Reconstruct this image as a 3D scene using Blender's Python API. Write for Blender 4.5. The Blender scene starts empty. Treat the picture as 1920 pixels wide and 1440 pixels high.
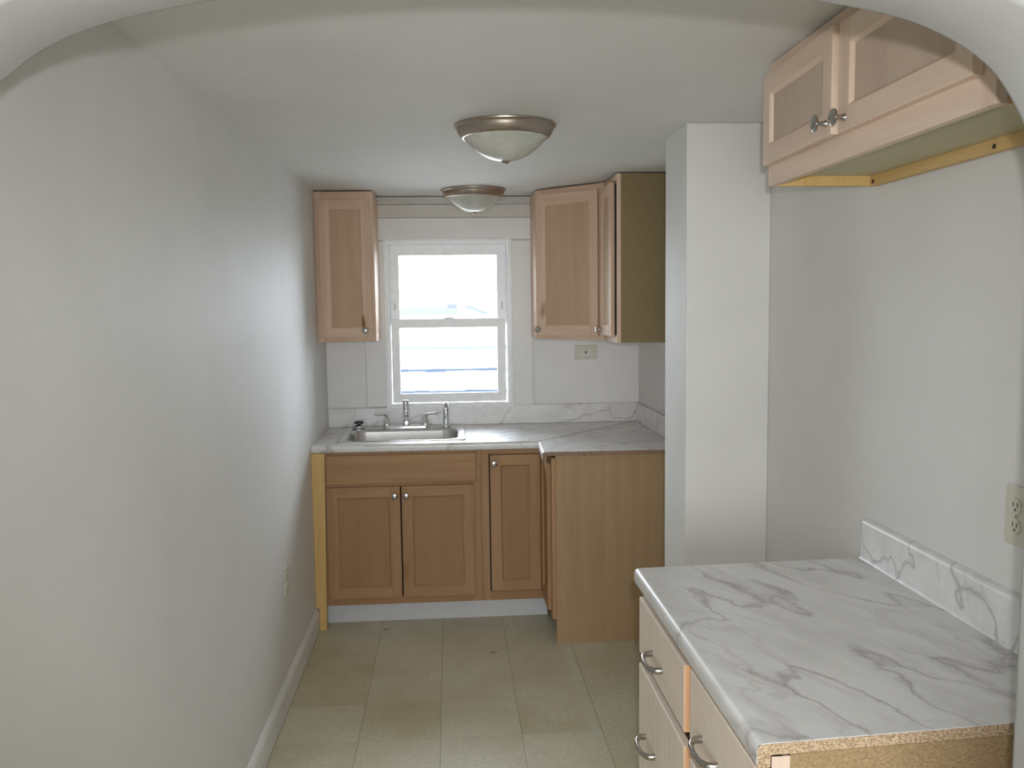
import bpy, bmesh, math, random
from mathutils import Vector, Matrix
random.seed(4)
S = bpy.context.scene
C = S.collection
R = math.radians

# ------------------------------------------------------------ camera, sky, sun, lamps, exposure
F_PX, PITCH, YAW, ROLL, CAM_H = 1651.0, -.0922, .0696, -.0132, 1.59
_c, _s = math.cos(YAW), math.sin(YAW)
fh = Vector((_s, _c, 0)); rt = Vector((_c, -_s, 0)); zz = Vector((0, 0, 1))
fw = fh * math.cos(PITCH) + zz * math.sin(PITCH)
up = -fh * math.sin(PITCH) + zz * math.cos(PITCH)
r2 = rt * math.cos(ROLL) + up * math.sin(ROLL)
u2 = -rt * math.sin(ROLL) + up * math.cos(ROLL)
cd = bpy.data.cameras.new('camera'); cam = bpy.data.objects.new('camera', cd); C.objects.link(cam)
cd.sensor_fit = 'HORIZONTAL'; cd.sensor_width = 36; cd.lens = F_PX / 1920 * 36
cd.clip_start = .02; cd.clip_end = 300
m = Matrix((r2, u2, -fw)).transposed().to_4x4(); m.translation = Vector((0, 0, CAM_H))
cam.matrix_world = m
S.camera = cam

w = bpy.data.worlds.new('sky'); S.world = w; w.use_nodes = True
wn = w.node_tree.nodes; bg = wn['Background']
bg.inputs[0].default_value = (.80, .90, 1.0, 1); bg.inputs[1].default_value = 22.0

def light(name, kind, loc, energy, color=(1, 1, 1), rot=(0, 0, 0), **k):
    d = bpy.data.lights.new(name, kind); d.energy = energy; d.color = color
    for a, b in k.items(): setattr(d, a, b)
    o = bpy.data.objects.new(name, d); C.objects.link(o); o.location = loc; o.rotation_euler = rot
    return o
light('sun', 'SUN', (0, -5, 12), 18, (1, .97, .92), (R(28), R(12), 0), angle=R(.6))
light('kitchen_window_portal', 'AREA', (0, 4.993, 1.47), 1, rot=(R(-90), 0, 0), shape='RECTANGLE', size=.66, size_y=.9).data.cycles.is_portal = True
# added area light standing for unseen daylight behind the camera; no windows built
light('added_rear_daylight', 'AREA', (-.4, -3.0, 1.45), 112, (.93, .96, 1.0), (R(90), 0, 0), shape='RECTANGLE', size=2.6, size_y=1.5)
# the camera's own flash, a little above the lens
light('camera_flash', 'SPOT', (.03, .0, CAM_H + .07), 58, (.98, .98, 1), (R(85), 0, R(-4)), spot_size=R(92), spot_blend=.75, shadow_soft_size=.012)

S.view_settings.view_transform = 'Standard'; S.view_settings.look = 'None'
S.view_settings.gamma = 1; S.view_settings.use_curve_mapping = False
S.view_settings.exposure = 0.0
S.cycles.max_bounces = 10; S.cycles.diffuse_bounces = 7; S.cycles.transparent_max_bounces = 12
S.cycles.sample_clamp_indirect = 6

# ------------------------------------------------------------ materials
def newmat(name):
    m = bpy.data.materials.new(name); m.use_nodes = True
    nt = m.node_tree; b = nt.nodes['Principled BSDF']
    return m, nt, b
def N(nt, t, **k):
    n = nt.nodes.new(t)
    for a, v in k.items():
        if a in n.inputs: n.inputs[a].default_value = v
        else: setattr(n, a, v)
    return n
def coords(nt, scale=(1, 1, 1), rot=(0, 0, 0), loc=(0, 0, 0)):
    tc = N(nt, 'ShaderNodeTexCoord'); mp = N(nt, 'ShaderNodeMapping')
    mp.inputs['Scale'].default_value = scale; mp.inputs['Rotation'].default_value = rot; mp.inputs['Location'].default_value = loc
    nt.links.new(tc.outputs['Object'], mp.inputs[0]); return mp.outputs[0]
def noise(nt, vec, scale, detail=3, rough=.5, dist=0):
    n = N(nt, 'ShaderNodeTexNoise'); n.inputs['Scale'].default_value = scale; n.inputs['Detail'].default_value = detail
    n.inputs['Roughness'].default_value = rough; n.inputs['Distortion'].default_value = dist
    nt.links.new(vec, n.inputs['Vector']); return n.outputs['Fac']
def ramp(nt, fac, stops):
    r = N(nt, 'ShaderNodeValToRGB'); e = r.color_ramp.elements
    while len(e) < len(stops): e.new(.5)
    for x, (p, c) in zip(e, stops):
        x.position = p; x.color = (*c, 1) if len(c) == 3 else c
    nt.links.new(fac, r.inputs[0]); return r.outputs[0]
def mix(nt, fac, a, b, mode='MIX'):
    x = N(nt, 'ShaderNodeMix', data_type='RGBA', blend_type=mode)
    for s, v in ((0, fac), (6, a), (7, b)):
        if hasattr(v, 'links') or hasattr(v, 'is_linked'): nt.links.new(v, x.inputs[s])
        else: x.inputs[s].default_value = v if s == 0 else (*v, 1)
    return x.outputs[2]
def math_(nt, op, a, b=None):
    x = N(nt, 'ShaderNodeMath', operation=op)
    for i, v in enumerate((a, b)):
        if v is None: continue
        if hasattr(v, 'is_linked'): nt.links.new(v, x.inputs[i])
        else: x.inputs[i].default_value = v
    return x.outputs[0]
def bump(nt, b, h, strength=.2, dist=.01):
    n = N(nt, 'ShaderNodeBump'); n.inputs['Strength'].default_value = strength; n.inputs['Distance'].default_value = dist
    nt.links.new(h, n.inputs['Height']); nt.links.new(n.outputs[0], b.inputs['Normal'])

def paint(name, col, rough=.55, smudge=.04, bmp=.12, spec=.4, sc=1.0):
    m, nt, b = newmat(name); v = coords(nt)
    a = tuple(c * (1 - smudge * 2) for c in col)
    n = noise(nt, v, 2.2 * sc, 4, .6)
    nt.links.new(ramp(nt, n, [(.3, a), (.62, col)]), b.inputs['Base Color'])
    b.inputs['Roughness'].default_value = rough; b.inputs['Specular IOR Level'].default_value = spec
    bump(nt, b, noise(nt, v, 38, 4, .6), bmp, .004); return m

def wood(name, light_, dark, axis='z', grain=1.0, knots=False, rough=.6):
    m, nt, b = newmat(name)
    sc = {'z': (14, 14, .9), 'x': (.9, 14, 14), 'y': (14, .9, 14)}[axis]
    v = coords(nt, sc, loc=(random.random() * 9, random.random() * 9, random.random() * 9))
    big = noise(nt, v, 1.2, 4, .55, .8)
    fine = noise(nt, v, 9, 3, .7)
    c1 = ramp(nt, big, [(.32, dark), (.6, light_)])
    f = math_(nt, 'MULTIPLY', fine, .35 * grain)
    c2 = mix(nt, f, c1, tuple(x * .62 for x in dark))
    if knots:
        k = ramp(nt, noise(nt, coords(nt, (6, 6, 3)), 1.3, 1, .4), [(.70, (0, 0, 0)), (.78, (1, 1, 1))])
        c2 = mix(nt, k, c2, (.26, .12, .04))
    nt.links.new(c2, b.inputs['Base Color'])
    b.inputs['Roughness'].default_value = rough; b.inputs['Specular IOR Level'].default_value = .3
    bump(nt, b, fine, .08, .003); return m

def particle(name, cols, scale=260, rough=.85):
    m, nt, b = newmat(name); v = coords(nt, (1, 1, 1.6))
    n = noise(nt, v, scale, 2, .8)
    nt.links.new(ramp(nt, n, [(.30, cols[0]), (.45, cols[1]), (.55, cols[2]), (.68, cols[3])]), b.inputs['Base Color'])
    b.inputs['Roughness'].default_value = rough; bump(nt, b, n, .4, .002); return m

def marble(name, rot=(0, 0, 0), seed=0.0, stretch=3.2):
    m, nt, b = newmat(name)
    v0 = coords(nt, (1, 1, 1), rot, (seed, seed * .7, seed * .3))
    mp = N(nt, 'ShaderNodeMapping'); mp.inputs['Scale'].default_value = (1, stretch, stretch); nt.links.new(v0, mp.inputs[0]); v = mp.outputs[0]
    wob = N(nt, 'ShaderNodeTexNoise'); wob.inputs['Scale'].default_value = 7; wob.inputs['Detail'].default_value = 5; wob.inputs['Roughness'].default_value = .6
    nt.links.new(v0, wob.inputs['Vector'])
    add = N(nt, 'ShaderNodeMixRGB', blend_type='ADD'); add.inputs[0].default_value = .24
    nt.links.new(v, add.inputs[1]); nt.links.new(wob.outputs['Color'], add.inputs[2]); vv = add.outputs[0]
    def vein(scale, width, det):
        n = noise(nt, vv, scale, det, .45, .1)
        d = math_(nt, 'ABSOLUTE', math_(nt, 'SUBTRACT', n, .5))
        return ramp(nt, d, [(0, (1, 1, 1)), (width * .3, (.5, .5, .5)), (width, (0, 0, 0))])
    m1 = ramp(nt, noise(nt, v0, 5.5, 3, .6), [(.30, (.15, .15, .15)), (.52, (1, 1, 1))])
    m2 = ramp(nt, noise(nt, v0, 4.1, 3, .6), [(.40, (0, 0, 0)), (.60, (1, 1, 1))])
    v1 = math_(nt, 'MULTIPLY', vein(1.7, .022, 2), m1)
    v2 = math_(nt, 'MULTIPLY', math_(nt, 'MULTIPLY', vein(3.3, .045, 3), m2), .75)
    cloud = ramp(nt, noise(nt, v, 5.0, 4, .6), [(.35, (.665, .66, .65)), (.62, (.75, .745, .735))])
    c = mix(nt, math_(nt, 'MULTIPLY', v2, .55), cloud, (.42, .40, .385))
    c = mix(nt, math_(nt, 'MULTIPLY', v1, .80), c, (.33, .305, .295))
    nt.links.new(c, b.inputs['Base Color'])
    b.inputs['Roughness'].default_value = .33; b.inputs['Specular IOR Level'].default_value = .8
    bump(nt, b, noise(nt, v0, 120, 2), .02, .001); return m

def plain(name, col, rough=.5, metal=0, spec=.5, bmp=0):
    m, nt, b = newmat(name)
    v = coords(nt); n = noise(nt, v, 25, 3)
    nt.links.new(ramp(nt, n, [(.3, tuple(c * .94 for c in col)), (.65, col)]), b.inputs['Base Color'])
    b.inputs['Roughness'].default_value = rough; b.inputs['Metallic'].default_value = metal
    b.inputs['Specular IOR Level'].default_value = spec
    if bmp: bump(nt, b, n, bmp, .002)
    return m

def floor_mat():
    m, nt, b = newmat('vinyl floor tile')
    v = coords(nt)
    # tile grid, 0.30 m squares, hairline seams
    mp = coords(nt, (1 / .300, 1 / .305, 1), loc=(.21, .79, 0))
    sep = N(nt, 'ShaderNodeSeparateXYZ'); nt.links.new(mp, sep.inputs[0])
    fl = N(nt, 'ShaderNodeVectorMath', operation='FLOOR'); nt.links.new(mp, fl.inputs[0])
    wn_ = N(nt, 'ShaderNodeTexWhiteNoise', noise_dimensions='3D'); nt.links.new(fl.outputs[0], wn_.inputs['Vector'])
    def seam(o, w_):
        d = math_(nt, 'ABSOLUTE', math_(nt, 'SUBTRACT', math_(nt, 'FRACT', o), .5))
        return math_(nt, 'GREATER_THAN', d, .5 - w_)
    sx = seam(sep.outputs[0], .006); sy = seam(sep.outputs[1], .004)
    base = ramp(nt, noise(nt, v, 1.7, 4, .6), [(.35, (.45, .395, .23)), (.62, (.61, .565, .42))])
    tone = mix(nt, math_(nt, 'MULTIPLY', wn_.outputs['Value'], .55), base, (.68, .65, .52))
    fl_ = ramp(nt, noise(nt, v, 60, 4, .7), [(.35, (.86, .86, .86)), (.6, (1.04, 1.04, 1.04))])
    c = mix(nt, .9, tone, fl_, 'MULTIPLY')
    c = mix(nt, math_(nt, 'MULTIPLY', sx, .5), c, (.16, .14, .09))
    c = mix(nt, math_(nt, 'MULTIPLY', sy, .22), c, (.16, .14, .09))
    # pale strip of old adhesive along one seam, and two scuffs
    so = N(nt, 'ShaderNodeSeparateXYZ'); nt.links.new(v, so.inputs[0])
    X, Y = so.outputs[0], so.outputs[1]
    inx = math_(nt, 'LESS_THAN', math_(nt, 'ABSOLUTE', math_(nt, 'SUBTRACT', X, .510)), .018)
    iny = math_(nt, 'GREATER_THAN', Y, 3.06)
    st = math_(nt, 'MULTIPLY', math_(nt, 'MULTIPLY', inx, iny), ramp(nt, noise(nt, v, 9, 3), [(.3, (.2, .2, .2)), (.6, (.75, .75, .75))]))
    c = mix(nt, st, c, (.60, .60, .50))
    for (cx, cy, r_, k) in ((.17, 3.89, .022, .75), (-.338, 4.23, .022, .8), (-.42, 3.40, .008, -1), (.43, 3.10, .007, .7)):
        dv = N(nt, 'ShaderNodeVectorMath', operation='DISTANCE'); dv.inputs[1].default_value = (cx, cy, 0)
        nt.links.new(v, dv.inputs[0])
        d = math_(nt, 'ADD', dv.outputs['Value'], math_(nt, 'MULTIPLY', math_(nt, 'SUBTRACT', noise(nt, v, 90, 2), .5), r_ * 2))
        f = ramp(nt, d, [(0, (1, 1, 1)), (r_, (0, 0, 0))])
        c = mix(nt, math_(nt, 'MULTIPLY', f, abs(k)), c, (.13, .09, .06) if k > 0 else (.8, .8, .75))
    nt.links.new(c, b.inputs['Base Color'])
    b.inputs['Roughness'].default_value = .42; b.inputs['Specular IOR Level'].default_value = .4
    bump(nt, b, noise(nt, v, 30, 3), .05, .003); return m

M = {}
M['wall'] = paint('warm white wall paint', (.735, .73, .71), .6, .03, .12, .25)
M['ceiling'] = paint('ceiling paint', (.75, .75, .73), .7, .03, .25)
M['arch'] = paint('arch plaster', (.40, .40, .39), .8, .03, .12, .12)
M['back'] = paint('back wall board', (.80, .80, .785), .5, .04)
M['trim'] = paint('white trim paint', (.80, .80, .78), .4, .05)
M['crown'] = paint('grey crown paint', (.60, .60, .57), .5, .06)
M['frieze'] = paint('cream frieze paint', (.68, .655, .59), .5, .06)
M['vinylwin'] = plain('white window vinyl', (.90, .91, .91), .35)
M['toe'] = plain('white toe board', (.60, .61, .63), .4)
M['floor'] = floor_mat()
maple = ((.71, .53, .40), (.60, .42, .295))
M['maple_z'] = wood('maple upright grain', *maple, 'z', .7, True)
M['maple_x'] = wood('maple cross grain', *maple, 'x', .7)
M['maple_panel'] = wood('maple veneer panel', (.54, .385, .255), (.49, .34, .22), 'z', .8)
oak = ((.43, .262, .135), (.35, .198, .095))
M['oak_z'] = wood('oak upright grain', *oak, 'z', 1, True)
M['oak_x'] = wood('oak cross grain', *oak, 'x', 1)
M['oak_panel'] = wood('oak veneer panel', (.36, .212, .108), (.32, .185, .088), 'z', 1)
pale = ((.78, .625, .50), (.69, .52, .405))
M['pale_z'] = wood('pale maple upright grain', *pale, 'z', .6)
M['pale_x'] = wood('pale maple cross grain', *pale, 'x', .6)
M['pale_panel'] = wood('pale veneer panel', (.60, .475, .375), (.54, .42, .325), 'z', .9)
M['side_panel'] = wood('plywood end panel', (.42, .285, .155), (.36, .235, .12), 'z', .8)
M['pine'] = wood('yellow pine', (.68, .47, .20), (.58, .37, .13), 'z', .5, True)
M['pine_x'] = wood('yellow pine rail', (.66, .46, .20), (.55, .36, .13), 'x', .5)
M['stile_orange'] = wood('orange maple', (.74, .46, .26), (.64, .38, .19), 'z', .5)
M['hardboard'] = particle('olive hardboard', [(.17, .125, .055), (.215, .16, .075), (.245, .185, .09), (.29, .22, .11)], 220)
M['board_tan'] = particle('tan fibreboard', [(.26, .17, .08), (.33, .225, .115), (.37, .26, .135), (.43, .31, .175)], 160)
M['chip'] = particle('chipboard edge', [(.17, .10, .06), (.40, .28, .17), (.53, .39, .25), (.70, .57, .40)], 230)
M['chip_dark'] = particle('brown chipboard edge', [(.12, .07, .04), (.22, .14, .09), (.30, .20, .13), (.42, .30, .21)], 230)
M['under'] = plain('greenish hardboard underside', (.52, .47, .30), .6)
M['marble'] = marble('marble laminate', (0, 0, R(-25)))
M['marble_b'] = marble('marble laminate backsplash', (0, R(30), R(-20)), 3.0)
M['dark'] = plain('dark gap', (.03, .02, .015), .9)
M['ivory'] = plain('ivory plastic', (.62, .60, .50), .4)
M['white_plastic'] = plain('white plastic', (.74, .73, .70), .35)
M['slot'] = plain('dark slot', (.02, .02, .02), .6)
M['red'] = plain('red button', (.35, .03, .02), .4)
M['chrome'] = plain('chrome', (.82, .83, .85), .10, 1)
M['nickel'] = plain('brushed nickel', (.46, .44, .41), .2, 1)
M['bronze'] = plain('satin nickel ring', (.46, .40, .34), .33, 1)
M['steel'] = plain('stainless steel', (.66, .66, .65), .27, 1)
M['black'] = plain('black rubber', (.02, .02, .02), .4)
M['screw'] = plain('dark screw', (.05, .04, .03), .5, .6)

m_, nt, b = newmat('alabaster glass bowl'); v = coords(nt)
nt.links.new(ramp(nt, noise(nt, v, 9, 3, .5, 1.2), [(.3, (.50, .51, .45)), (.7, (.66, .66, .61))]), b.inputs['Base Color'])
b.inputs['Roughness'].default_value = .22; b.inputs['Subsurface Weight'].default_value = .25; b.inputs['Subsurface Radius'].default_value = (.02, .02, .018)
M['bowl'] = m_

m_, nt, b = newmat('window glass'); nt.nodes.remove(b)
tr = N(nt, 'ShaderNodeBsdfTransparent'); gl = N(nt, 'ShaderNodeBsdfGlossy', Roughness=.02); ms = N(nt, 'ShaderNodeMixShader'); lw = N(nt, 'ShaderNodeFresnel', IOR=1.45)
nt.links.new(lw.outputs[0], ms.inputs[0]); nt.links.new(tr.outputs[0], ms.inputs[1]); nt.links.new(gl.outputs[0], ms.inputs[2])
nt.links.new(ms.outputs[0], nt.nodes['Material Output'].inputs[0]); M['glass'] = m_

M['shingle'] = paint('white weathered shingles', (.56, .57, .58), .8, .06, .4, .2, 4)
M['roof'] = plain('grey roof shingles', (.020, .027, .040), .9, spec=0, bmp=.4)
M['course'] = plain('painted shadow line under shingle butts', (.022, .029, .042), .9, spec=0, bmp=.4)  # near-black colour painting in the shade below each siding course
M['ground'] = plain('pale gravel ground', (.68, .67, .63), .95, bmp=.5)

# ------------------------------------------------------------ mesh helpers
def bx(bm, x0, x1, y0, y1, z0, z1):
    vs = [bm.verts.new((x, y, z)) for x in (x0, x1) for y in (y0, y1) for z in (z0, z1)]
    for f in ((0, 1, 3, 2), (4, 6, 7, 5), (0, 4, 5, 1), (2, 3, 7, 6), (0, 2, 6, 4), (1, 5, 7, 3)):
        bm.faces.new([vs[i] for i in f])
    return vs
def prism(bm, poly, z0, z1):
    lo = [bm.verts.new((x, y, z0)) for x, y in poly]; hi = [bm.verts.new((x, y, z1)) for x, y in poly]
    n = len(poly)
    bm.faces.new(lo[::-1]); bm.faces.new(hi)
    for i in range(n): bm.faces.new((lo[i], lo[(i + 1) % n], hi[(i + 1) % n], hi[i]))
def extrude_profile(bm, prof, axis_pts):
    """prof: 2D list (a, b); axis_pts: list of functions (a, b) -> xyz, one per section"""
    secs = [[bm.verts.new(f(a, b_)) for a, b_ in prof] for f in axis_pts]
    n = len(prof)
    for s0, s1 in zip(secs, secs[1:]):
        for i in range(n): bm.faces.new((s0[i], s0[(i + 1) % n], s1[(i + 1) % n], s1[i]))
    bm.faces.new(secs[0][::-1]); bm.faces.new(secs[-1])
def lathe(bm, prof, segs=48, center=(0, 0, 0), axis='z', cap=False):
    rings = []
    for r_, h in prof:
        ring = []
        for k in range(segs):
            a = 2 * math.pi * k / segs; p = (r_ * math.cos(a), r_ * math.sin(a), h)
            if axis == 'y': p = (p[0], p[2], p[1])
            if axis == 'x': p = (p[2], p[0], p[1])
            ring.append(bm.verts.new((p[0] + center[0], p[1] + center[1], p[2] + center[2])))
        rings.append(ring)
    for a, b_ in zip(rings, rings[1:]):
        for k in range(segs): bm.faces.new((a[k], a[(k + 1) % segs], b_[(k + 1) % segs], b_[k]))
    if cap: bm.faces.new(rings[0][::-1]); bm.faces.new(rings[-1])
def tube(bm, pts, rad, segs=14, flat=1.0):
    pts = [Vector(p) for p in pts]; rads = rad if isinstance(rad, (list, tuple)) else [rad] * len(pts)
    rings = []; prev = None
    for i, p in enumerate(pts):
        t = (pts[min(i + 1, len(pts) - 1)] - pts[max(i - 1, 0)]).normalized()
        if prev is None: prev = t.orthogonal().normalized() if abs(t.z) > .9 else t.cross(Vector((0, 0, 1))).normalized()
        n = (prev - t * prev.dot(t)).normalized(); b_ = t.cross(n); prev = n
        rings.append([bm.verts.new(p + (n * math.cos(2 * math.pi * k / segs) + b_ * flat * math.sin(2 * math.pi * k / segs)) * rads[i]) for k in range(segs)])
    for a, b_ in zip(rings, rings[1:]):
        for k in range(segs): bm.faces.new((a[k], a[(k + 1) % segs], b_[(k + 1) % segs], b_[k]))
    bm.faces.new(rings[0][::-1]); bm.faces.new(rings[-1])

def grid_frame(xs, zs, y0, y1, holes, mi=None, slope=None):
    """one connected solid made of grid cells minus holes; mi: material index per cell; slope: (inset, depth) of a moulded inner edge"""
    bm = bmesh.new(); nx, nz = len(xs), len(zs); F = {}; K = {}
    for i, x in enumerate(xs):
        for j, z in enumerate(zs):
            F[i, j] = bm.verts.new((x, y0, z)); K[i, j] = bm.verts.new((x, y1, z))
    solid = {(i, j) for i in range(nx - 1) for j in range(nz - 1)} - set(holes)
    mid = {}
    def m_(i, j, ci, cj):
        """vertex at the foot of the moulding, inside hole cell (ci, cj)"""
        k = (i, j, ci, cj)
        if k not in mid:
            dx = slope[0] * (1 if i == ci else -1); dz = slope[0] * (1 if j == cj else -1)
            mid[k] = bm.verts.new((xs[i] + dx, y0 + slope[1], zs[j] + dz))
        return mid[k]
    for c in solid:
        i, j = c; idx = (mi or {}).get(c, 0)
        for V in (F, K):
            f = bm.faces.new((V[i, j], V[i + 1, j], V[i + 1, j + 1], V[i, j + 1])); f.material_index = idx
        for (a, b_, nb) in (((i, j), (i + 1, j), (i, j - 1)), ((i + 1, j), (i + 1, j + 1), (i + 1, j)), ((i + 1, j + 1), (i, j + 1), (i, j + 1)), ((i, j + 1), (i, j), (i - 1, j))):
            if nb in solid: continue
            if slope and nb in holes:
                p, q = m_(*a, *nb), m_(*b_, *nb)
                fs = [bm.faces.new((F[a], F[b_], q, p)), bm.faces.new((p, q, K[b_], K[a]))]
            else: fs = [bm.faces.new((F[a], F[b_], K[b_], K[a]))]
            for f in fs: f.material_index = idx
    for v in [v for v in bm.verts if not v.link_faces]: bm.verts.remove(v)
    return bm
def thing(name, label, cat, loc=(0, 0, 0), rotz=0, group=None):
    o = bpy.data.objects.new(name, None); C.objects.link(o); o.empty_display_size = .05
    o.location = loc; o.rotation_euler = (0, 0, rotz); o['label'] = label; o['category'] = cat
    if group: o['group'] = group
    return o
def obj(name, bm, mat, parent=None, bev=0, smooth=False, mats=None, label=None, loc=None, rotz=0):
    bmesh.ops.recalc_face_normals(bm, faces=bm.faces)
    me = bpy.data.meshes.new(name); bm.to_mesh(me); bm.free()
    o = bpy.data.objects.new(name, me); C.objects.link(o); me.materials.append(mat)
    for x in (mats or []): me.materials.append(x)
    if parent: o.parent = parent
    if loc: o.location = loc
    if rotz: o.rotation_euler[2] = rotz
    if bev:
        md = o.modifiers.new('bevel', 'BEVEL'); md.width = bev; md.segments = 2; md.limit_method = 'ANGLE'; md.angle_limit = R(40)
    if smooth:
        for p in me.polygons: p.use_smooth = True
        if smooth != 2:
            try: me.set_sharp_from_angle(angle=R(40))
            except Exception: pass
    if label: o['label'] = label
    return o
def tag(o, label, cat, group=None):
    o['label'] = label; o['category'] = cat
    if group: o['group'] = group
    return o
def struct(name, bm, mat, parent=None, bev=0, **k):
    o = obj(name, bm, mat, parent, bev, **k)
    if not parent: o['kind'] = 'structure'
    return o
def B(*a):
    bm = bmesh.new(); bx(bm, *a); return bm

# ------------------------------------------------------------ the setting
XL, YB, ZC = -.68, 4.90, 2.17
def xr(y): return 1.090 - (y - 1.0) * .0077          # the right wall runs very slightly inward
struct('floor', B(-2.6, 2.8, -3.2, 5.02, -.12, 0), M['floor'])
struct('ceiling', B(-.80, 1.25, .90, 5.02, ZC, ZC + .12), M['ceiling'])
struct('wall_left', B(XL - .12, XL, .93, YB, 0, ZC), M['wall'])
bm = bmesh.new(); prism(bm, [(xr(.93), .93), (xr(YB), YB), (xr(YB) + .15, YB), (xr(.93) + .15, .93)], 0, ZC)
struct('wall_right', bm, M['wall'])
bm = bmesh.new(); prism(bm, [(.789, 2.905), (xr(2.905), 2.905), (xr(3.177), 3.177), (.785, 3.177)], 0, ZC)
struct('wall_chimney_side', bm, M['wall'], bev=.004)
# back wall with the window hole
WX0, WX1, WZ0, WZ1 = -.345, .337, 1.022, 1.934
bm = grid_frame([XL - .12, WX0, WX1, xr(YB) + .15], [0, WZ0, WZ1, ZC], YB, YB + .094, {(1, 1)})
struct('wall_back', bm, M['back'])

# arch wall between the rooms
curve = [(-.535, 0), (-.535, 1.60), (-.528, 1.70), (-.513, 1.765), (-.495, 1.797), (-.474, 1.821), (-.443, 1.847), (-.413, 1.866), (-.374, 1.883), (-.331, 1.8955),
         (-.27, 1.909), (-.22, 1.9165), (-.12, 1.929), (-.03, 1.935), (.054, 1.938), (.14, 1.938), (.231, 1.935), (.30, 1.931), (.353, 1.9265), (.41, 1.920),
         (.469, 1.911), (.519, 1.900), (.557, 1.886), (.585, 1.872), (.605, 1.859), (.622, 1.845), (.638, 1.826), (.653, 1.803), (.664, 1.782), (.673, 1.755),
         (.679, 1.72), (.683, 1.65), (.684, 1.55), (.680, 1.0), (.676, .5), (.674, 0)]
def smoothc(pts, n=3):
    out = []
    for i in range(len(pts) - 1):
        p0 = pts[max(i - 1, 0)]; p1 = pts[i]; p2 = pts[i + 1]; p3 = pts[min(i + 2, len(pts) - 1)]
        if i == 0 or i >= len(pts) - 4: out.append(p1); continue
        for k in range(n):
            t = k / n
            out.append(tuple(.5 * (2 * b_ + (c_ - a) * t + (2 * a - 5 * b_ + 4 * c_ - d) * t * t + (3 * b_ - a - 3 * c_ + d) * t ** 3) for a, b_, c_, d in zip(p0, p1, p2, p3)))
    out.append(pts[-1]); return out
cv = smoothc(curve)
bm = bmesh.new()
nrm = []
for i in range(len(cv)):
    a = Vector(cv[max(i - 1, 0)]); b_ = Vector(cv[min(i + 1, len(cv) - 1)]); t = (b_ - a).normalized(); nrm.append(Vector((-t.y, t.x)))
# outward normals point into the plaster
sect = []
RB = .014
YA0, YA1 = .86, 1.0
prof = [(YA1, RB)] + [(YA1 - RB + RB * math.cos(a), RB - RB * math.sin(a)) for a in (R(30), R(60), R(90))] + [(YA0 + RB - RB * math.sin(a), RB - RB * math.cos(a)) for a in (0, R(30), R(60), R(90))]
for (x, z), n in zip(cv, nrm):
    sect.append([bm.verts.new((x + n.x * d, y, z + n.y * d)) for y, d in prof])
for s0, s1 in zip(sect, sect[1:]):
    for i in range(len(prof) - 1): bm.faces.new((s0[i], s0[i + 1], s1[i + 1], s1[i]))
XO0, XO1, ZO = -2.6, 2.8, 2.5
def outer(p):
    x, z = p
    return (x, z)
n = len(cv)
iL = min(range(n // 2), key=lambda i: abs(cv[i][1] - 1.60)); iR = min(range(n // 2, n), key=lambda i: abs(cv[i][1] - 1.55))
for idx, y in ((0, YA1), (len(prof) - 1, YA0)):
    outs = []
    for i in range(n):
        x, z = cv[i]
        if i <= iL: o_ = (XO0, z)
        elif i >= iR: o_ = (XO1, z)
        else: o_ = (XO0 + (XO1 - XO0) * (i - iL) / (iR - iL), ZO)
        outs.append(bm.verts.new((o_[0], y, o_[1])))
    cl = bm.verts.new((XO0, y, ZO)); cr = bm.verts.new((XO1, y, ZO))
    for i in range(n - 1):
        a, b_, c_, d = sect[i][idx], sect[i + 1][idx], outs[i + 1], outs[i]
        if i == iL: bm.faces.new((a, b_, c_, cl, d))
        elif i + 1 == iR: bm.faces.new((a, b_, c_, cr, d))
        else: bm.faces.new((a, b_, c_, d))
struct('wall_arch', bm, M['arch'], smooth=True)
# the room behind the camera
struct('wall_rear', B(-2.72, 2.92, -3.32, -3.2, 0, 2.5), M['wall'])
struct('wall_rear_left', B(-2.72, -2.6, -3.2, 1.0, 0, 2.5), M['wall'])
struct('wall_rear_right', B(2.8, 2.92, -3.2, 1.0, 0, 2.5), M['wall'])
struct('ceiling_rear', B(-2.72, 2.92, -3.32, 1.0, 2.5, 2.6), M['ceiling'])

# baseboard on the left wall: moulded profile
bm = bmesh.new()
pf = [(0, 0), (.015, 0), (.015, .085), (.011, .097), (.006, .103), (.004, .108), (0, .108)]
extrude_profile(bm, pf, [lambda a, z, y=y: (XL + a, y, z) for y in (1.0, 4.251)])
struct('baseboard_left', bm, M['trim'])

# window trim boards (on the back wall)
T = YB
struct('trim_1', B(-.463, -.350, T - .020, T, 1.024, 1.934), M['trim'], bev=.002)     # left casing
struct('trim_2', B(.342, .459, T - .020, T, 1.012, 1.931), M['trim'], bev=.002)       # right casing
struct('trim_3', B(-.50, .52, T - .022, T, 1.937, 2.055), M['trim'], bev=.002)        # head board
struct('trim_4', B(-.50, .52, T - .015, T, 2.057, 2.128), M['frieze'], bev=.002)      # frieze
bm = bmesh.new()
extrude_profile(bm, [(0, 2.130), (.020, 2.130), (.024, 2.140), (.036, 2.155), (.040, 2.165), (0, 2.165)], [lambda a, z, x=x: (x, T - a, z) for x in (-.50, .52)])
struct('trim_5', bm, M['crown'])
bm = grid_frame([WX0 - .009, WX0 + .003, WX1 - .003, WX1 + .009], [WZ0, WZ1 - .003, WZ1 + .008], T - .026, T, {(1, 0)})   # thin bead along the opening
struct('trim_6', bm, M['vinylwin'], bev=.003)
struct('trim_7', B(WX0 - .010, WX1 + .012, T - .026, T + .03, WZ0 - .008, WZ0 + .006), M['vinylwin'], bev=.003)  # stool
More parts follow.
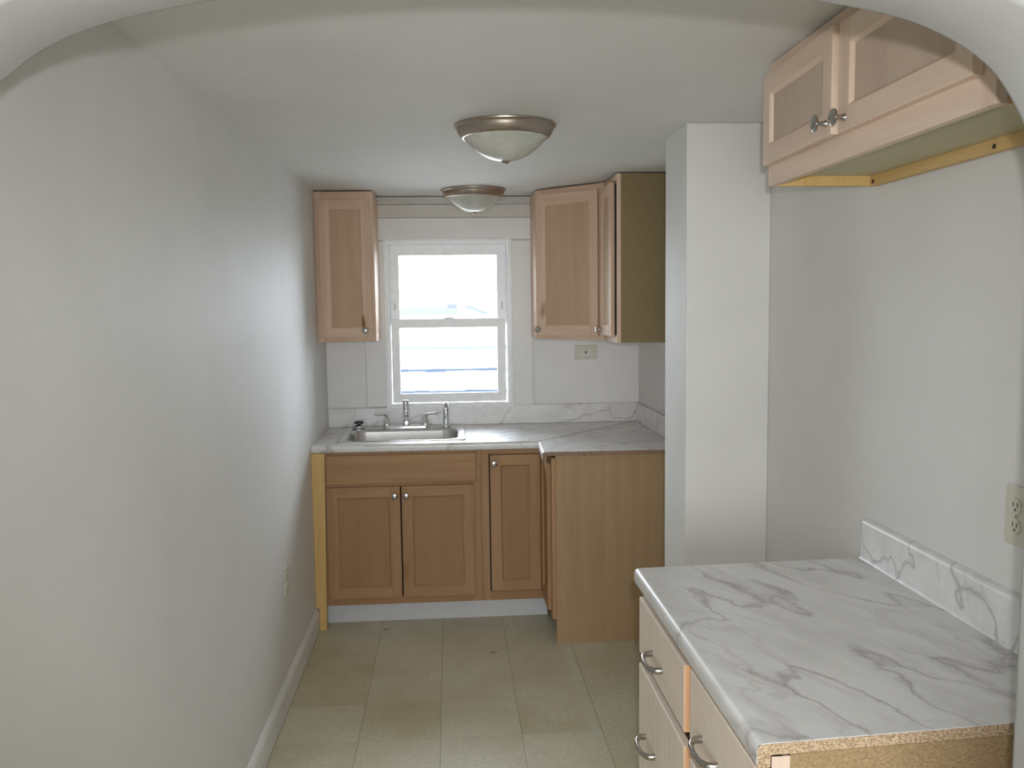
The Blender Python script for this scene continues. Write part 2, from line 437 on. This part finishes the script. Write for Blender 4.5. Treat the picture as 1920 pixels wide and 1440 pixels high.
# hairline joint of the wall board left of the casing
struct('trim_8', B(XL + .002, -.466, T - .004, T, 1.03, 1.44), M['back'])

# window: frame, two sashes, panes
def ring(x0, x1, z0, z1, y0, y1, l, r_, b_, t): return grid_frame([x0, x0 + l, x1 - r_, x1], [z0, z0 + b_, z1 - t, z1], y0, y1, {(1, 1)})
win = struct('window_1', ring(WX0, WX1, WZ0, WZ1, T + .005, T + .0935, .018, .018, .014, .018), M['vinylwin'], bev=.002)
bm = ring(-.323, .311, 1.040, 1.505, T + .018, T + .052, .044, .047, .050, .048)
ls = obj('lower_sash', bm, M['vinylwin'], win, .003)
obj('pane', B(-.282, .268, T + .032, T + .036, 1.088, 1.459), M['glass'], ls)
bm = ring(-.328, .320, 1.468, 1.917, T + .058, T + .092, .051, .052, .040, .059)
us = obj('upper_sash', bm, M['vinylwin'], win, .003)
obj('pane', B(-.280, .270, T + .072, T + .076, 1.505, 1.860), M['glass'], us)
bm = bmesh.new(); lathe(bm, [(.0, .0), (.030, .0), (.030, .006), (.018, .014), (0, .016)], 20, (0.0, T + .035, 1.503))
obj('sash_lock', bm, M['vinylwin'], win, smooth=True)
for x in (-.303, .295):
    obj('tilt_latch', B(x - .004, x + .004, T + .050, T + .060, 1.555, 1.595), M['ivory'], win, .001)

# ------------------------------------------------------------ outdoors
struct('ground', B(-30, 30, 5.1, 60, -1.3, -1.2), M['ground'])
g = thing('neighbour_garage', 'white shingled garage wall close outside the kitchen window', 'building', (0, 8.5, -1.2))
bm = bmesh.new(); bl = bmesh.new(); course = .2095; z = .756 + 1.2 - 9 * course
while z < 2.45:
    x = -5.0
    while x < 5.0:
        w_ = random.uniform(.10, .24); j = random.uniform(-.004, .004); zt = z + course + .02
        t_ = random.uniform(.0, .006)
        bx(bl, x, x + w_, -.037, -.004, z - .002 - random.choice((.020, .024, .030, .042)), z - .002)  # dark strip put in as the course's shadow line
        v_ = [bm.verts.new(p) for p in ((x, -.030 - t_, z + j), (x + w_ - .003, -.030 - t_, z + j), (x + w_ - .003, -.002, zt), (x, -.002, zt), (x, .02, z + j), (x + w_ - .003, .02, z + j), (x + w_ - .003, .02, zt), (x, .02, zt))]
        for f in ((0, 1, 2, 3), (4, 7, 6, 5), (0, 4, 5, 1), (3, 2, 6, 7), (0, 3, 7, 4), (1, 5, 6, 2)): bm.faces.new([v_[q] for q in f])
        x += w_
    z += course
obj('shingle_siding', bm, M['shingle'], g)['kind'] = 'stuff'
obj('painted_shadow_line', bl, M['course'], g)['kind'] = 'stuff'
obj('wall', B(-5, 5, .02, 3.5, 0, 2.60), M['shingle'], g)
obj('roof', B(-5.1, 5.1, -.05, 3.6, 2.601, 2.635), M['shingle'], g)
h = thing('neighbour_house', 'pale gabled house roof beyond the garage, seen through upper sash', 'building', (0, 16, -1.2))
def zat(px, py, y): return CAM_H + (575 - py) / F_PX * y + 1.2
obj('wall', B(-3.5, .32, 0, 5, 0, 2.3), M['shingle'], h)
bm = bmesh.new()
for a, b_, zr in ((-3.7, .14, 2.71),):
    vs = [bm.verts.new(p) for p in ((a, -.4, 2.25), (b_ + .3, -.4, 2.25), (b_, 2.5, zr), (a, 2.5, zr), (a, 5.4, 2.25), (b_ + .3, 5.4, 2.25))]
    bm.faces.new((vs[0], vs[1], vs[2], vs[3])); bm.faces.new((vs[3], vs[2], vs[5], vs[4])); bm.faces.new((vs[1], vs[5], vs[2])); bm.faces.new((vs[0], vs[3], vs[4])); bm.faces.new((vs[0], vs[4], vs[5], vs[1]))
obj('roof', bm, M['roof'], h)
obj('ridge_vent', B(-.05, .16, 2.40, 2.60, 2.66, 2.78), M['roof'], h, .02)
bm = bmesh.new()
pr_ = [(.28, 2.2), (.38, 2.69), (1.05, 2.42), (1.4, 2.2)]
extrude_profile(bm, pr_, [lambda x, z_, y=y: (x, y, z_) for y in (0, 4)])
obj('side_gable', bm, M['shingle'], h)
bm = bmesh.new()
extrude_profile(bm, [(.35, 2.69), (.38, 2.74), (1.10, 2.46), (1.08, 2.40)], [lambda x, z_, y=y: (x, y, z_) for y in (-.3, 4.2)])
obj('side_roof', bm, M['roof'], h)

# ------------------------------------------------------------ hardware
def knob_bm():
    """knob pointing toward -y from the door face at y=0"""
    bm = bmesh.new(); lathe(bm, [(0, 0), (.0075, 0), (.006, -.004), (.0045, -.010), (.0048, -.018), (.0165, -.021), (.0172, -.0235), (.0165, -.026), (.010, -.0285), (0, -.029)], 28, axis='y'); return bm
def add_knob(parent, x, y, z): return obj('knob', knob_bm(), M['nickel'], parent, smooth=True, loc=(x, y, z))

def door(parent, x0, x1, z0, z1, yf, wz, wx, wp, knob=None, hinge='l', ang=0, fr=.052, th=.019, chamfer=True):
    """framed door; front at y = yf - th in the cabinet's frame. hinge l/r, opened by ang degrees"""
    hx = x0 if hinge == 'l' else x1
    a = -R(ang) if hinge == 'l' else R(ang)
    X0, X1 = x0 - hx, x1 - hx
    H = z1 - z0
    s = .007; i0, i1, j0, j1 = X0 + fr, X1 - fr, fr, H - fr
    bm = grid_frame([X0, i0, i1, X1], [0, j0, j1, H], -th, 0, {(1, 1)}, mi={(1, 0): 1, (1, 2): 1}, slope=(s, .009))
    d = obj('door', bm, wz, parent, .002, loc=(hx, yf, z0), rotz=a, mats=[wx])
    bm = bmesh.new(); bx(bm, i0 + s - .001, i1 - s + .001, -th + .009, -.004, j0 + s - .001, j1 - s + .001)
    obj('door_panel', bm, wp, d)
    if knob: add_knob(d, knob[0] - hx, -th, knob[1] - z0)
    return d

def frame_bm(W, z0, z1, l, r_, b_, t, rail=None, stile=None, th=.019):
    xs = [0, l, W - r_, W]; zs = [z0, z0 + b_, z1 - t, z1]
    if rail: zs = [z0, z0 + b_, rail[0], rail[1], z1 - t, z1]
    if stile: xs = [0, l, stile[0], stile[1], W - r_, W]
    holes = {(i, j) for i in range(1, len(xs) - 2, 2) for j in range(1, len(zs) - 2, 2)}
    mi = {(i, j): 1 for i in range(1, len(xs) - 2, 2) for j in range(0, len(zs) - 1, 2)}
    return grid_frame(xs, zs, 0, th, holes, mi)

def carcass(parent, W, D, z0, z1, mat, th=.012, bottom=None, top=True, y0=.019):
    obj('side_panel', B(0, th, y0, D, z0, z1), mat, parent)
    obj('side_panel', B(W - th, W, y0, D, z0, z1), mat, parent)
    obj('bottom_panel', B(th, W - th, y0, D - .006, z0 + .006, z0 + .018), bottom or mat, parent)
    if top: obj('top_panel', B(th, W - th, y0, D - .006, z1 - .014, z1 - .002), mat, parent)
    obj('back_panel', B(th, W - th, D - .006, D, z0, z1), mat, parent)

# ------------------------------------------------------------ upper cabinet left of the window
UZ0, UZ1 = 1.400, 2.163
t = thing('wall_cabinet', 'narrow tall wooden wall cabinet in the left corner beside the window', 'cabinet', (-.679, 4.592, UZ0))
HZ = UZ1 - UZ0
obj('face_frame', frame_bm(.300, 0, HZ, .034, .034, .034, .044), M['maple_z'], t, .0015, mats=[M['maple_x']])
carcass(t, .300, .305, 0, HZ, M['maple_z'])
door(t, .026, .284, .024, .722, 0, M['maple_z'], M['maple_x'], M['maple_panel'], knob=(.248, .058), hinge='l', fr=.047)

# diagonal corner wall cabinet
t = thing('corner_wall_cabinet', 'diagonal corner wall cabinet with wide door, right of the window', 'cabinet', (.452, 4.593, UZ0), math.atan2(-.303, .308))
W = math.hypot(.303, .308)
bm = frame_bm(W, 0, HZ, .030, .030, .034, .036)
obj('face_frame', bm, M['maple_z'], t, .0015, mats=[M['maple_x']])
rot = -math.atan2(-.303, .308)
def loc_(p):
    v_ = Vector((p[0] - .452, p[1] - 4.593)); c_, s_ = math.cos(rot), math.sin(rot); return (v_.x * c_ - v_.y * s_, v_.x * s_ + v_.y * c_)
poly = [(.014, .019), (W - .014, .019), loc_((.768, 4.292)), loc_((1.056, 4.292)), loc_((1.056, 4.897)), loc_((.4525, 4.897)), loc_((.4525, 4.61))]
bm = bmesh.new(); prism(bm, poly, 0.002, HZ - .002); obj('carcass', bm, M['maple_z'], t)
door(t, .016, W - .030, .020, .735, 0, M['maple_z'], M['maple_x'], M['maple_panel'], knob=(.042, .050), hinge='r', fr=.050)

# wall cabinet on the right wall, seen end-on; its door stands slightly ajar
t = thing('wall_cabinet', 'end-on wall cabinet with dark olive side panel and door slightly ajar', 'cabinet', (.762, 4.288, UZ0), R(-90))
W = .303
obj('face_frame', frame_bm(W, 0, HZ, .034, .034, .034, .030), M['maple_z'], t, .0015, mats=[M['maple_x']])
obj('carcass', B(0, W - .006, .019, .292, 0, HZ), M['maple_z'], t)
obj('side_panel', B(W - .006, W, .019, .292, 0, HZ), M['hardboard'], t, label='dark olive hardboard end panel')
obj('door_gap', B(.255, .297, -.0015, .004, .036, .72), M['dark'], t)
door(t, .012, .268, .028, .728, -.003, M['maple_z'], M['maple_x'], M['maple_panel'], knob=(.036, .055), hinge='r', ang=2, fr=.050)

# ------------------------------------------------------------ near upper cabinet over the near counter
NZ0, NZ1 = 1.870, 2.166
NY0, NY1 = 1.263, 2.185
t = thing('wall_cabinet', 'pale two-door wall cabinet high on the right, above the near counter', 'cabinet', (.800, NY1, NZ0), R(-90))
W = NY1 - NY0; HN = NZ1 - NZ0
obj('face_frame', frame_bm(W, 0, HN, .034, .036, .062, .045), M['pale_z'], t, .0015, mats=[M['pale_x']])
D = xr(1.9) - .800 - .003
obj('side_panel', B(0, .012, .019, D, .0, HN), M['pine'], t)
obj('side_panel', B(W - .012, W, .019, D, .0, HN), M['stile_orange'], t)
obj('top_panel', B(.012, W - .012, .019, D - .006, HN - .012, HN - .002), M['pale_z'], t)
obj('back_panel', B(.012, W - .012, D - .006, D, .024, HN), M['pale_z'], t)
obj('bottom_panel', B(.012, W - .012, .019, D - .006, .024, .034), M['under'], t, label='greenish recessed underside panel')
obj('hanging_rail', B(.012, W - .012, D - .024, D - .006, -.002, .024), M['pine_x'], t, .001, label='yellow pine rear rail')
for x in (.030, .520):
    bm = bmesh.new(); lathe(bm, [(0, 0), (.005, 0), (.005, .002), (0, .002)], 12, (x, D - .0255, .008), axis='y'); obj('screw', bm, M['screw'], t)
door(t, .012, .430, .048, .262, 0, M['pale_z'], M['pale_x'], M['pale_panel'], knob=(.404, .074), hinge='l', ang=1.5, fr=.046)
door(t, .436, .892, .048, .262, 0, M['pale_z'], M['pale_x'], M['pale_panel'], knob=(.466, .074), hinge='r', fr=.046)

# ------------------------------------------------------------ sink base, blind base and peninsula base
BZ0, BZ1 = .114, .876
YF = 4.272
t = thing('sink_base_cabinet', 'brown two-door sink base cabinet with false drawer front below the sink', 'cabinet', (-.628, YF, 0))
W = .765
obj('face_frame', frame_bm(W, BZ0, BZ1, .022, .040, .042, .020, rail=(.700, .724)), M['oak_z'], t, .001, mats=[M['oak_x']])
carcass(t, W, .60, BZ0, BZ1 - .19, M['side_panel'], top=False)
obj('false_drawer_front', B(.016, .742, -.019, 0, .722, .862), M['oak_x'], t, .003)
door(t, .014, .370, .152, .706, 0, M['oak_z'], M['oak_x'], M['oak_panel'], knob=(.344, .660), hinge='l')
door(t, .377, .731, .152, .706, 0, M['oak_z'], M['oak_x'], M['oak_panel'], knob=(.400, .660), hinge='r')
obj('door_gap', B(.3705, .3765, -.002, .003, .155, .703), M['dark'], t)
t = thing('base_cabinet', 'brown single-door base cabinet in the corner, right of sink base', 'cabinet', (.1375, YF, 0))
W = .314
obj('face_frame', frame_bm(W, BZ0, BZ1, .040, .010, .045, .026), M['oak_z'], t, .001, mats=[M['oak_x']])
obj('carcass', B(.002, W, .019, .60, BZ0, BZ1), M['side_panel'], t)
obj('door_gap', B(.040, .050, -.0012, .003, .165, .852), M['dark'], t)
door(t, .046, .292, .166, .848, 0, M['oak_z'], M['oak_x'], M['oak_panel'], knob=(.066, .808), hinge='r')
tag(obj('toe_board', B(-.640, .470, 4.355, 4.367, 0, .116), M['toe']), 'white toe kick board under the sink base cabinet', 'toe kick')
bm = bmesh.new()
extrude_profile(bm, [(-.679, .876), (-.6145, .876), (-.630, 0.0), (-.664, .0), (-.664, .100), (-.6665, .110), (-.679, .112)], [lambda x, z_, y=y: (x, y, z_) for y in (4.2515, 4.2705)])
tag(obj('filler_board', bm, M['pine'], bev=.001), 'tall yellow pine filler board between left wall and sink base cabinet', 'filler')

t = thing('peninsula_cabinet', 'base cabinet with tall plain plywood end panel facing the room', 'cabinet', (.453, 4.268, 0), R(-90))
W = .296
PZ = .887
obj('face_frame', frame_bm(W, BZ0, PZ - .011, .012, .034, .04, .026), M['oak_z'], t, .001, mats=[M['oak_x']])
obj('carcass', B(.0, W - .002, .019, .600, BZ0, PZ - .002), M['side_panel'], t)
obj('end_panel', B(W - .002, W + .004, .019, .600, 0, PZ), M['side_panel'], t, .0008, label='plain plywood end panel')
obj('toe_board', B(.09, W - .002, .095, .107, 0, BZ0), M['toe'], t)
door(t, .014, .268, .150, .845, 0, M['oak_z'], M['oak_x'], M['oak_panel'], hinge='r', ang=.6)

# ------------------------------------------------------------ L-shaped worktop with mitred corner
CT = .914
def nose(y_in, t0=CT - .019, lip=.022, drop=.038, r_=.014):
    """profile (a along outward direction, z): a=0 is the front face plane, positive a goes inward"""
    pts = [(y_in, CT), (r_, CT)]
    for k in (1, 2, 3, 4, 5): an = R(90 - 18 * k); pts.append((r_ - r_ * math.cos(an), CT - r_ + r_ * math.sin(an)))
    rb = .006
    pts += [(0, CT - drop + rb), (.002, CT - drop + .002), (rb, CT - drop), (lip, CT - drop), (lip, t0), (y_in, t0)]
    return pts
ctop = thing('countertop', 'white marble-look worktop around the sink, turning the corner with a mitred joint', 'countertop', (0, 0, 0))
HX0, HX1, HY0, HY1 = -.545, .045, 4.350, 4.765      # sink cut-out
FL, FR = 4.262, 4.242       # front edge y at left end and at the inner corner
IX = .420                   # inner corner x
CX, CY = xr(YB) - .002, 4.898
def fy(x): return FL + (FR - FL) * (x + .679) / (IX + .679)
bm = bmesh.new()
# front strip with nose, from the left wall to the inner corner (mitre follows the 45-degree joint)
pf = nose(.09)
extrude_profile(bm, pf, [lambda a, z_: (-.679, fy(-.679) + a, z_), lambda a, z_: (HX0, fy(HX0) + a, z_), lambda a, z_: (HX1, fy(HX1) + a, z_), lambda a, z_: (IX + a * .97, FR + a, z_)])
za, zb = CT - .019, CT
def slab(poly): prism(bm, poly, za, zb)
y9 = .0899
slab([(-.679, FL + y9), (HX0, fy(HX0) + y9), (HX0, CY), (-.679, CY)])
slab([(HX0, HY1), (HX1, HY1), (HX1, CY), (HX0, CY)])
slab([(HX1, fy(HX1) + y9), (IX + .0899 * .97, FR + y9), (CX, CY), (HX1, CY)])
o = obj('main_slab', bm, M['marble'], ctop, smooth=True)
bm = bmesh.new()
PX, PE = .405, 3.925        # peninsula front-edge x and open end y
extrude_profile(bm, nose(.09), [lambda a, z_: (PX + a, PE, z_), lambda a, z_: (PX + .013 + a * .97 + .002, FR + a - .004, z_)])
prism(bm, [(PX + y9, PE), (xr(PE) - .002, PE), (CX, CY - .003), (IX + .0899 * .97 + .002, FR + y9 - .004)], za, zb)
obj('return_slab', bm, M['marble_b'], ctop, smooth=True)
bm = bmesh.new(); pf = [(max(a, .0015), z_ - (.0015 if z_ >= CT - .001 else 0)) for a, z_ in nose(xr(PE) - .004 - PX)]
extrude_profile(bm, pf, [lambda a, z_: (PX + a, PE - .0015, z_), lambda a, z_: (PX + a, PE + .002, z_)])
obj('chipboard_edge', bm, M['chip_dark'], ctop, label='raw chipboard end of the worktop')
bm = bmesh.new()
bx(bm, -.679, CX, CY - .020, CY, CT, CT + .106)
obj('backsplash', bm, M['marble_b'], ctop, .004)
bm = bmesh.new()
prism(bm, [(xr(PE) - .021, PE), (xr(PE) - .001, PE), (CX, CY - .020), (CX - .020, CY - .020)], CT, CT + .106)
obj('backsplash', bm, M['marble_b'], ctop, .004)
bm = bmesh.new()    # dark hairline of the mitre
p0, p1 = Vector((IX + .006, FR + .006)), Vector((CX - .022, CY - .022)); dn = Vector((-(p1 - p0).y, (p1 - p0).x)).normalized() * .0009
prism(bm, [tuple(p0 - dn), tuple(p1 - dn), tuple(p1 + dn), tuple(p0 + dn)], CT - .001, CT + .0004)
obj('mitre_joint', bm, M['screw'], ctop)

# ------------------------------------------------------------ sink
def rrect(x0, x1, y0, y1, r_, n_=7):
    out = []
    for cx, cy, a0 in ((x1 - r_, y1 - r_, 0), (x0 + r_, y1 - r_, 90), (x0 + r_, y0 + r_, 180), (x1 - r_, y0 + r_, 270)):
        for k in range(n_): a = R(a0 + 90 * k / (n_ - 1)); out.append((cx + r_ * math.cos(a), cy + r_ * math.sin(a)))
    return out
t = thing('kitchen_sink', 'stainless steel drop-in sink under the window', 'sink', (-.25, 4.60, CT))
o = (-.25, 4.60)
loops = [(rrect(-.567, .068, 4.318, 4.868, .025), .0005), (rrect(-.567, .068, 4.318, 4.868, .025), .0045), (rrect(-.559, .060, 4.326, 4.860, .022), .007), (rrect(-.552, .053, 4.333, 4.853, .02), .0045),
         (rrect(-.541, .037, 4.352, 4.752, .085), .004), (rrect(-.535, .031, 4.358, 4.746, .08), .001), (rrect(-.531, .027, 4.362, 4.742, .078), -.010),
         (rrect(-.520, .016, 4.373, 4.731, .075), -.13), (rrect(-.500, -.004, 4.393, 4.711, .07), -.155), (rrect(-.47, -.034, 4.423, 4.681, .06), -.165), (rrect(-.30, -.20, 4.50, 4.60, .049), -.168)]
bm = bmesh.new(); prev = None
for lp, z_ in loops:
    cur = [bm.verts.new((x - o[0], y - o[1], z_)) for x, y in lp]
    if prev:
        for k in range(len(cur)): bm.faces.new((prev[k], prev[(k + 1) % len(cur)], cur[(k + 1) % len(cur)], cur[k]))
    prev = cur
bm.faces.new(prev)
obj('basin', bm, M['steel'], t, smooth=2)
bm = bmesh.new(); lathe(bm, [(.045, 0), (.045, .003), (.036, .003), (.030, -.002), (0, -.002)], 32, (0, -.05, -.168)); obj('drain', bm, M['chrome'], t, smooth=True)

# faucet
FX, FY_, FZ = -.247, 4.792, CT + .0045
t = thing('faucet', 'chrome two-handle faucet with upright pull-out spout on the sink', 'faucet', (FX, FY_, FZ))
bm = bmesh.new()
lo = rrect(-.128, .128, -.026, .026, .0255, 8)
L = [[bm.verts.new((x * s_, y * s_, z_)) for x, y in lo] for s_, z_ in ((1, 0), (1, .008), (.97, .013), (.90, .016))]
for a, b_ in zip(L, L[1:]):
    for k in range(len(lo)): bm.faces.new((a[k], a[(k + 1) % len(lo)], b_[(k + 1) % len(lo)], b_[k]))
bm.faces.new(L[-1]); bm.faces.new(L[0][::-1])
obj('deck_plate', bm, M['chrome'], t, smooth=True)
bm = bmesh.new()
lathe(bm, [(0, .014), (.022, .014), (.022, .020), (.016, .026), (.0145, .034), (.0145, .070), (.016, .072), (.016, .078), (.0145, .080), (.0155, .10), (.017, .135), (.0165, .146), (.012, .151), (0, .152)], 28)
obj('spout', bm, M['chrome'], t, smooth=True)
bm = bmesh.new(); tube(bm, [(0, -.010, .030), (.002, -.030, .036), (.004, -.055, .034)], [.012, .010, .009], 16)
obj('spout_nozzle', bm, M['chrome'], t, smooth=True)
for s_ in (-1, 1):
    bm = bmesh.new(); lathe(bm, [(0, .012), (.021, .012), (.021, .020), (.018, .030), (.013, .046), (.010, .058), (.006, .066), (0, .068)], 24, (s_ * .104, 0, 0))
    hb = obj('handle', bm, M['chrome'], t, smooth=True)
    bm = bmesh.new()
    tube(bm, [(s_ * .102, 0, .058), (s_ * .108, -.002, .071), (s_ * .125, -.006, .075), (s_ * .150, -.012, .073 + (.003 if s_ > 0 else 0)), (s_ * .170, -.016, .082 if s_ > 0 else .077)], [.010, .010, .0085, .0075, .0078], 12, .7)
    obj('lever', bm, M['chrome'], hb, smooth=True)

t = thing('side_sprayer', 'small chrome gooseneck dispenser right of the faucet', 'faucet', (-.030, 4.795, FZ))
bm = bmesh.new(); lathe(bm, [(0, 0), (.024, 0), (.024, .005), (.017, .010), (.013, .018), (0, .018)], 24); obj('base', bm, M['chrome'], t, smooth=True)
bm = bmesh.new(); tube(bm, [(0, 0, .01), (0, 0, .05), (0, 0, .095)] + [(0, -.022 + .022 * math.cos(a), .105 + .022 * math.sin(a)) for a in [R(q) for q in range(0, 181, 20)]] + [(0, -.044, .092)], [.0155] * 3 + [.0145] * 10 + [.014], 18)
obj('neck', bm, M['chrome'], t, smooth=True)

t = thing('sink_strainer', 'round steel sink strainer with black knob lying on the sink rim', 'strainer', (-.503, 4.795, FZ))
bm = bmesh.new(); lathe(bm, [(0, 0), (.030, 0), (.036, .006), (.040, .012), (.040, .016), (.030, .019), (.014, .021), (0, .021)], 28); obj('basket', bm, M['chrome'], t, smooth=True)
bm = bmesh.new(); lathe(bm, [(0, .020), (.008, .020), (.010, .026), (.024, .028), (.025, .036), (.020, .040), (0, .041)], 20); obj('knob', bm, M['black'], t, smooth=True)

# ------------------------------------------------------------ outlets
def horizontal_gfci():
    t = thing('wall_outlet', 'grey-ivory outlet mounted sideways on the back wall above the backsplash', 'outlet', (.760, YB, 1.307))
    obj('plate', B(-.0625, .0625, -.007, 0, -.040, .040), M['ivory'], t, .003)
    f = obj('receptacle', B(-.035, .035, -.009, -.006, -.017, .017), M['white_plastic'], t, .001)
    bm = bmesh.new(); bx(bm, -.008, -.002, -.0105, -.009, -.007, .007); obj('reset_button', bm, M['slot'], f)
    bm = bmesh.new(); bx(bm, .001, .007, -.0105, -.009, -.007, .007); obj('test_button', bm, M['red'], f)
    for s_ in (-1, 1):
        for zz_ in (-.007, .007): obj('slot', B(s_ * .021 - .004, s_ * .021 + .003, -.0096, -.009, zz_ - .0012, zz_ + .0012), M['slot'], f)
        bm = bmesh.new(); lathe(bm, [(0, 0), (.0026, 0), (.0026, -.0006), (0, -.0006)], 10, (s_ * .029, -.009, 0), axis='y'); obj('ground_hole', bm, M['slot'], f)
horizontal_gfci()
def vertical_outlet(label, loc, rz, mat):
    t = thing('wall_outlet', label, 'outlet', loc, rz)
    obj('plate', B(-.036, .036, -.006, 0, -.058, .058), mat, t, .003)
    for s_ in (-1, 1):
        bm = bmesh.new(); lathe(bm, [(0, -.0085), (.015, -.0085), (.0165, -.006), (.0165, -.004)], 24, (0, 0, s_ * .0195), axis='y'); f = obj('receptacle', bm, mat, t, smooth=True)
        for x in (-.006, .006): obj('slot', B(x - .0009, x + .0009, -.0090, -.0084, s_ * .0195 - .001, s_ * .0195 + .008), M['slot'], f)
        bm = bmesh.new()
        lathe(bm, [(0, 0), (.0024, 0), (.0024, -.0006), (0, -.0006)], 10, (0, -.0085, s_ * .0195 - .007), axis='y')
        obj('ground_hole', bm, M['slot'], f)
    bm = bmesh.new(); lathe(bm, [(0, -.0075), (.003, -.007), (.003, -.006)], 12, (0, 0, 0), axis='y'); obj('screw', bm, M['nickel'], t)
vertical_outlet('ivory outlet low on the left wall near the floor', (XL, 3.512, .487), R(90), M['ivory'])
vertical_outlet('beige outlet on right wall, half hidden by the arch edge', (xr(1.59) - .0005, 1.590, 1.168), R(-90), M['ivory'])

# ------------------------------------------------------------ ceiling lamps
def lamp(label, loc):
    t = thing('ceiling_lamp', label, 'lamp', loc, 0, 'flush ceiling lamps')
    bm = bmesh.new(); lathe(bm, [(.120, 0), (.166, 0), (.168, -.003), (.167, -.007), (.161, -.010), (.159, -.013), (.158, -.018), (.155, -.026), (.150, -.034), (.144, -.041), (.140, -.043), (.134, -.043), (.128, -.036)], 72)
    obj('metal_ring', bm, M['bronze'], t, smooth=True)
    bm = bmesh.new(); pr = [(.138, -.036)] + [(r_ * .138, -.041 - .075 * (1 - r_ ** 2.2)) for r_ in (1, .96, .9, .82, .74, .66, .58, .5, .42, .34, .26, .18, .1, .04)]
    lathe(bm, pr, 64); obj('glass_bowl', bm, M['bowl'], t, smooth=2)
    bm = bmesh.new(); lathe(bm, [(0, -.108), (.012, -.111), (.0145, -.116), (.012, -.121), (.007, -.1245), (0, -.1255)], 24); obj('finial', bm, M['bronze'], t, smooth=True)
lamp('larger-looking frosted ceiling lamp, nearer of the two', (.194, 2.950, ZC))
lamp('frosted ceiling lamp by the window, farther of the two', (.135, 4.600, ZC))

# ------------------------------------------------------------ near drawer base and its worktop
XF = .490                      # face-frame plane
CY0, CY1 = 1.289, 2.178
t = thing('drawer_cabinet', 'pale wooden drawer base cabinet under the near counter at right', 'cabinet', (XF, CY1, 0), R(-90))
W = CY1 - CY0; D = xr(1.7) - XF - .004
c0 = .435
fbm = frame_bm(W, BZ0, BZ1, .012, .012, .04, .030, stile=(c0 - .012, c0 + .040))
obj('face_frame', fbm, M['stile_orange'], t, .001, mats=[M['pale_x']])
obj('carcass', B(.002, W - .008, .019, D, BZ0, BZ1), M['board_tan'], t)
bm = bmesh.new(); prism(bm, [(W - .008, .030), (W, .030), (W, D), (W - .008, D)], 0, CT - .0195)
obj('end_panel', bm, M['board_tan'], t, label='tan fibreboard end panel')
obj('frame_edge', B(W - .009, W + .0008, .0, .030, BZ0, BZ1), M['pale_z'], t, .001)
for x, z_ in ((.075, .853), (.415, .8385)):
    obj('pocket_hole', B(W - .001, W + .0006, x + .017, x + .023, z_ - .016, z_), M['pale_panel'], t)
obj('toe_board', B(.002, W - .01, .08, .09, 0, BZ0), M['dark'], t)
def pull(parent, x, z_):
    bm = bmesh.new(); hw = .050
    pts = [(-hw, 0, 0), (-hw, -.012, 0), (-hw + .004, -.020, 0), (-hw * .6, -.028, 0), (0, -.031, 0), (hw * .6, -.028, 0), (hw - .004, -.020, 0), (hw, -.012, 0), (hw, 0, 0)]
    tube(bm, pts, [.0065, .0065, .0062, .0052, .005, .0052, .0062, .0065, .0065], 12, 1.2)
    return obj('handle', bm, M['nickel'], parent, smooth=True, loc=(x, -.019, z_))
def drawer(x0, x1, z0, z1, hx, hz):
    bm = bmesh.new(); bx(bm, x0, x1, -.019, 0, z0, z1)
    bmesh.ops.recalc_face_normals(bm, faces=bm.faces)
    for f in bm.faces:
        if abs(f.normal.x) > .9: f.material_index = 1
    d = obj('drawer', bm, M['pale_panel2'], t, .003, mats=[M['stile_orange']])
    pull(d, hx, hz)
M['pale_panel2'] = wood('pale drawer front', (.84, .73, .625), (.76, .64, .53), 'z', .6)
M['pale_panel2'].node_tree.nodes['Principled BSDF'].inputs['Roughness'].default_value = .5
drawer(.008, .443, .690, .836, .205, .744)
drawer(.004, .443, .352, .660, .135, .500)
drawer(.004, .443, .150, .322, .205, .236)
drawer(.486, .868, .690, .848, .625, .744)
drawer(.486, .868, .352, .660, .67, .500)
drawer(.486, .868, .150, .322, .67, .236)

ctn = thing('countertop', 'white marble-look worktop with raw chipboard end on the near drawer cabinet', 'countertop', (0, 0, 0))
NX = .455
XW = xr(1.7) - .002
NE0, NE1 = 1.259, 2.157
sh = lambda y, x, k: y + k * (x - NX) / (XW - NX)
bm = bmesh.new()
pf = nose(.10)
extrude_profile(bm, pf, [lambda a, z_: (NX + a, sh(NE0, NX + a, .040), z_), lambda a, z_: (NX + a, sh(NE1, NX + a, .026), z_)])
prism(bm, [(NX + .0999, sh(NE0, NX + .0999, .04)), (xr(NE0) - .001, NE0 + .04), (xr(NE1) - .001, NE1 + .026), (NX + .0999, sh(NE1, NX + .0999, .026))], za, zb)
M['marble_n'] = marble('marble laminate near top', (0, 0, R(66)), 7.3)
obj('slab', bm, M['marble_n'], ctn, smooth=True)
bm = bmesh.new(); pf = [(max(a, .0015), z_ - (.0015 if z_ >= CT - .001 else 0)) for a, z_ in nose(xr(NE0) - .004 - NX)]
extrude_profile(bm, pf, [lambda a, z_: (NX + a, sh(NE0, NX + a, .04) - .0015, z_), lambda a, z_: (NX + a, sh(NE0, NX + a, .04) + .002, z_)])
obj('chipboard_edge', bm, M['chip'], ctn, label='raw chipboard end of the near worktop')
bm = bmesh.new()
y0, y1 = NE0 + .04, NE1 + .024
extrude_profile(bm, [(0, CT - .002), (.028, CT - .002), (.022, CT + .006), (.021, CT + .092), (.018, CT + .100), (.012, CT + .104), (0, CT + .104)], [lambda a, z_: (xr(y0) - a, y0, z_), lambda a, z_: (xr(y1) - a, y1, z_)])
obj('backsplash', bm, M['marble_b'], ctn, smooth=True)
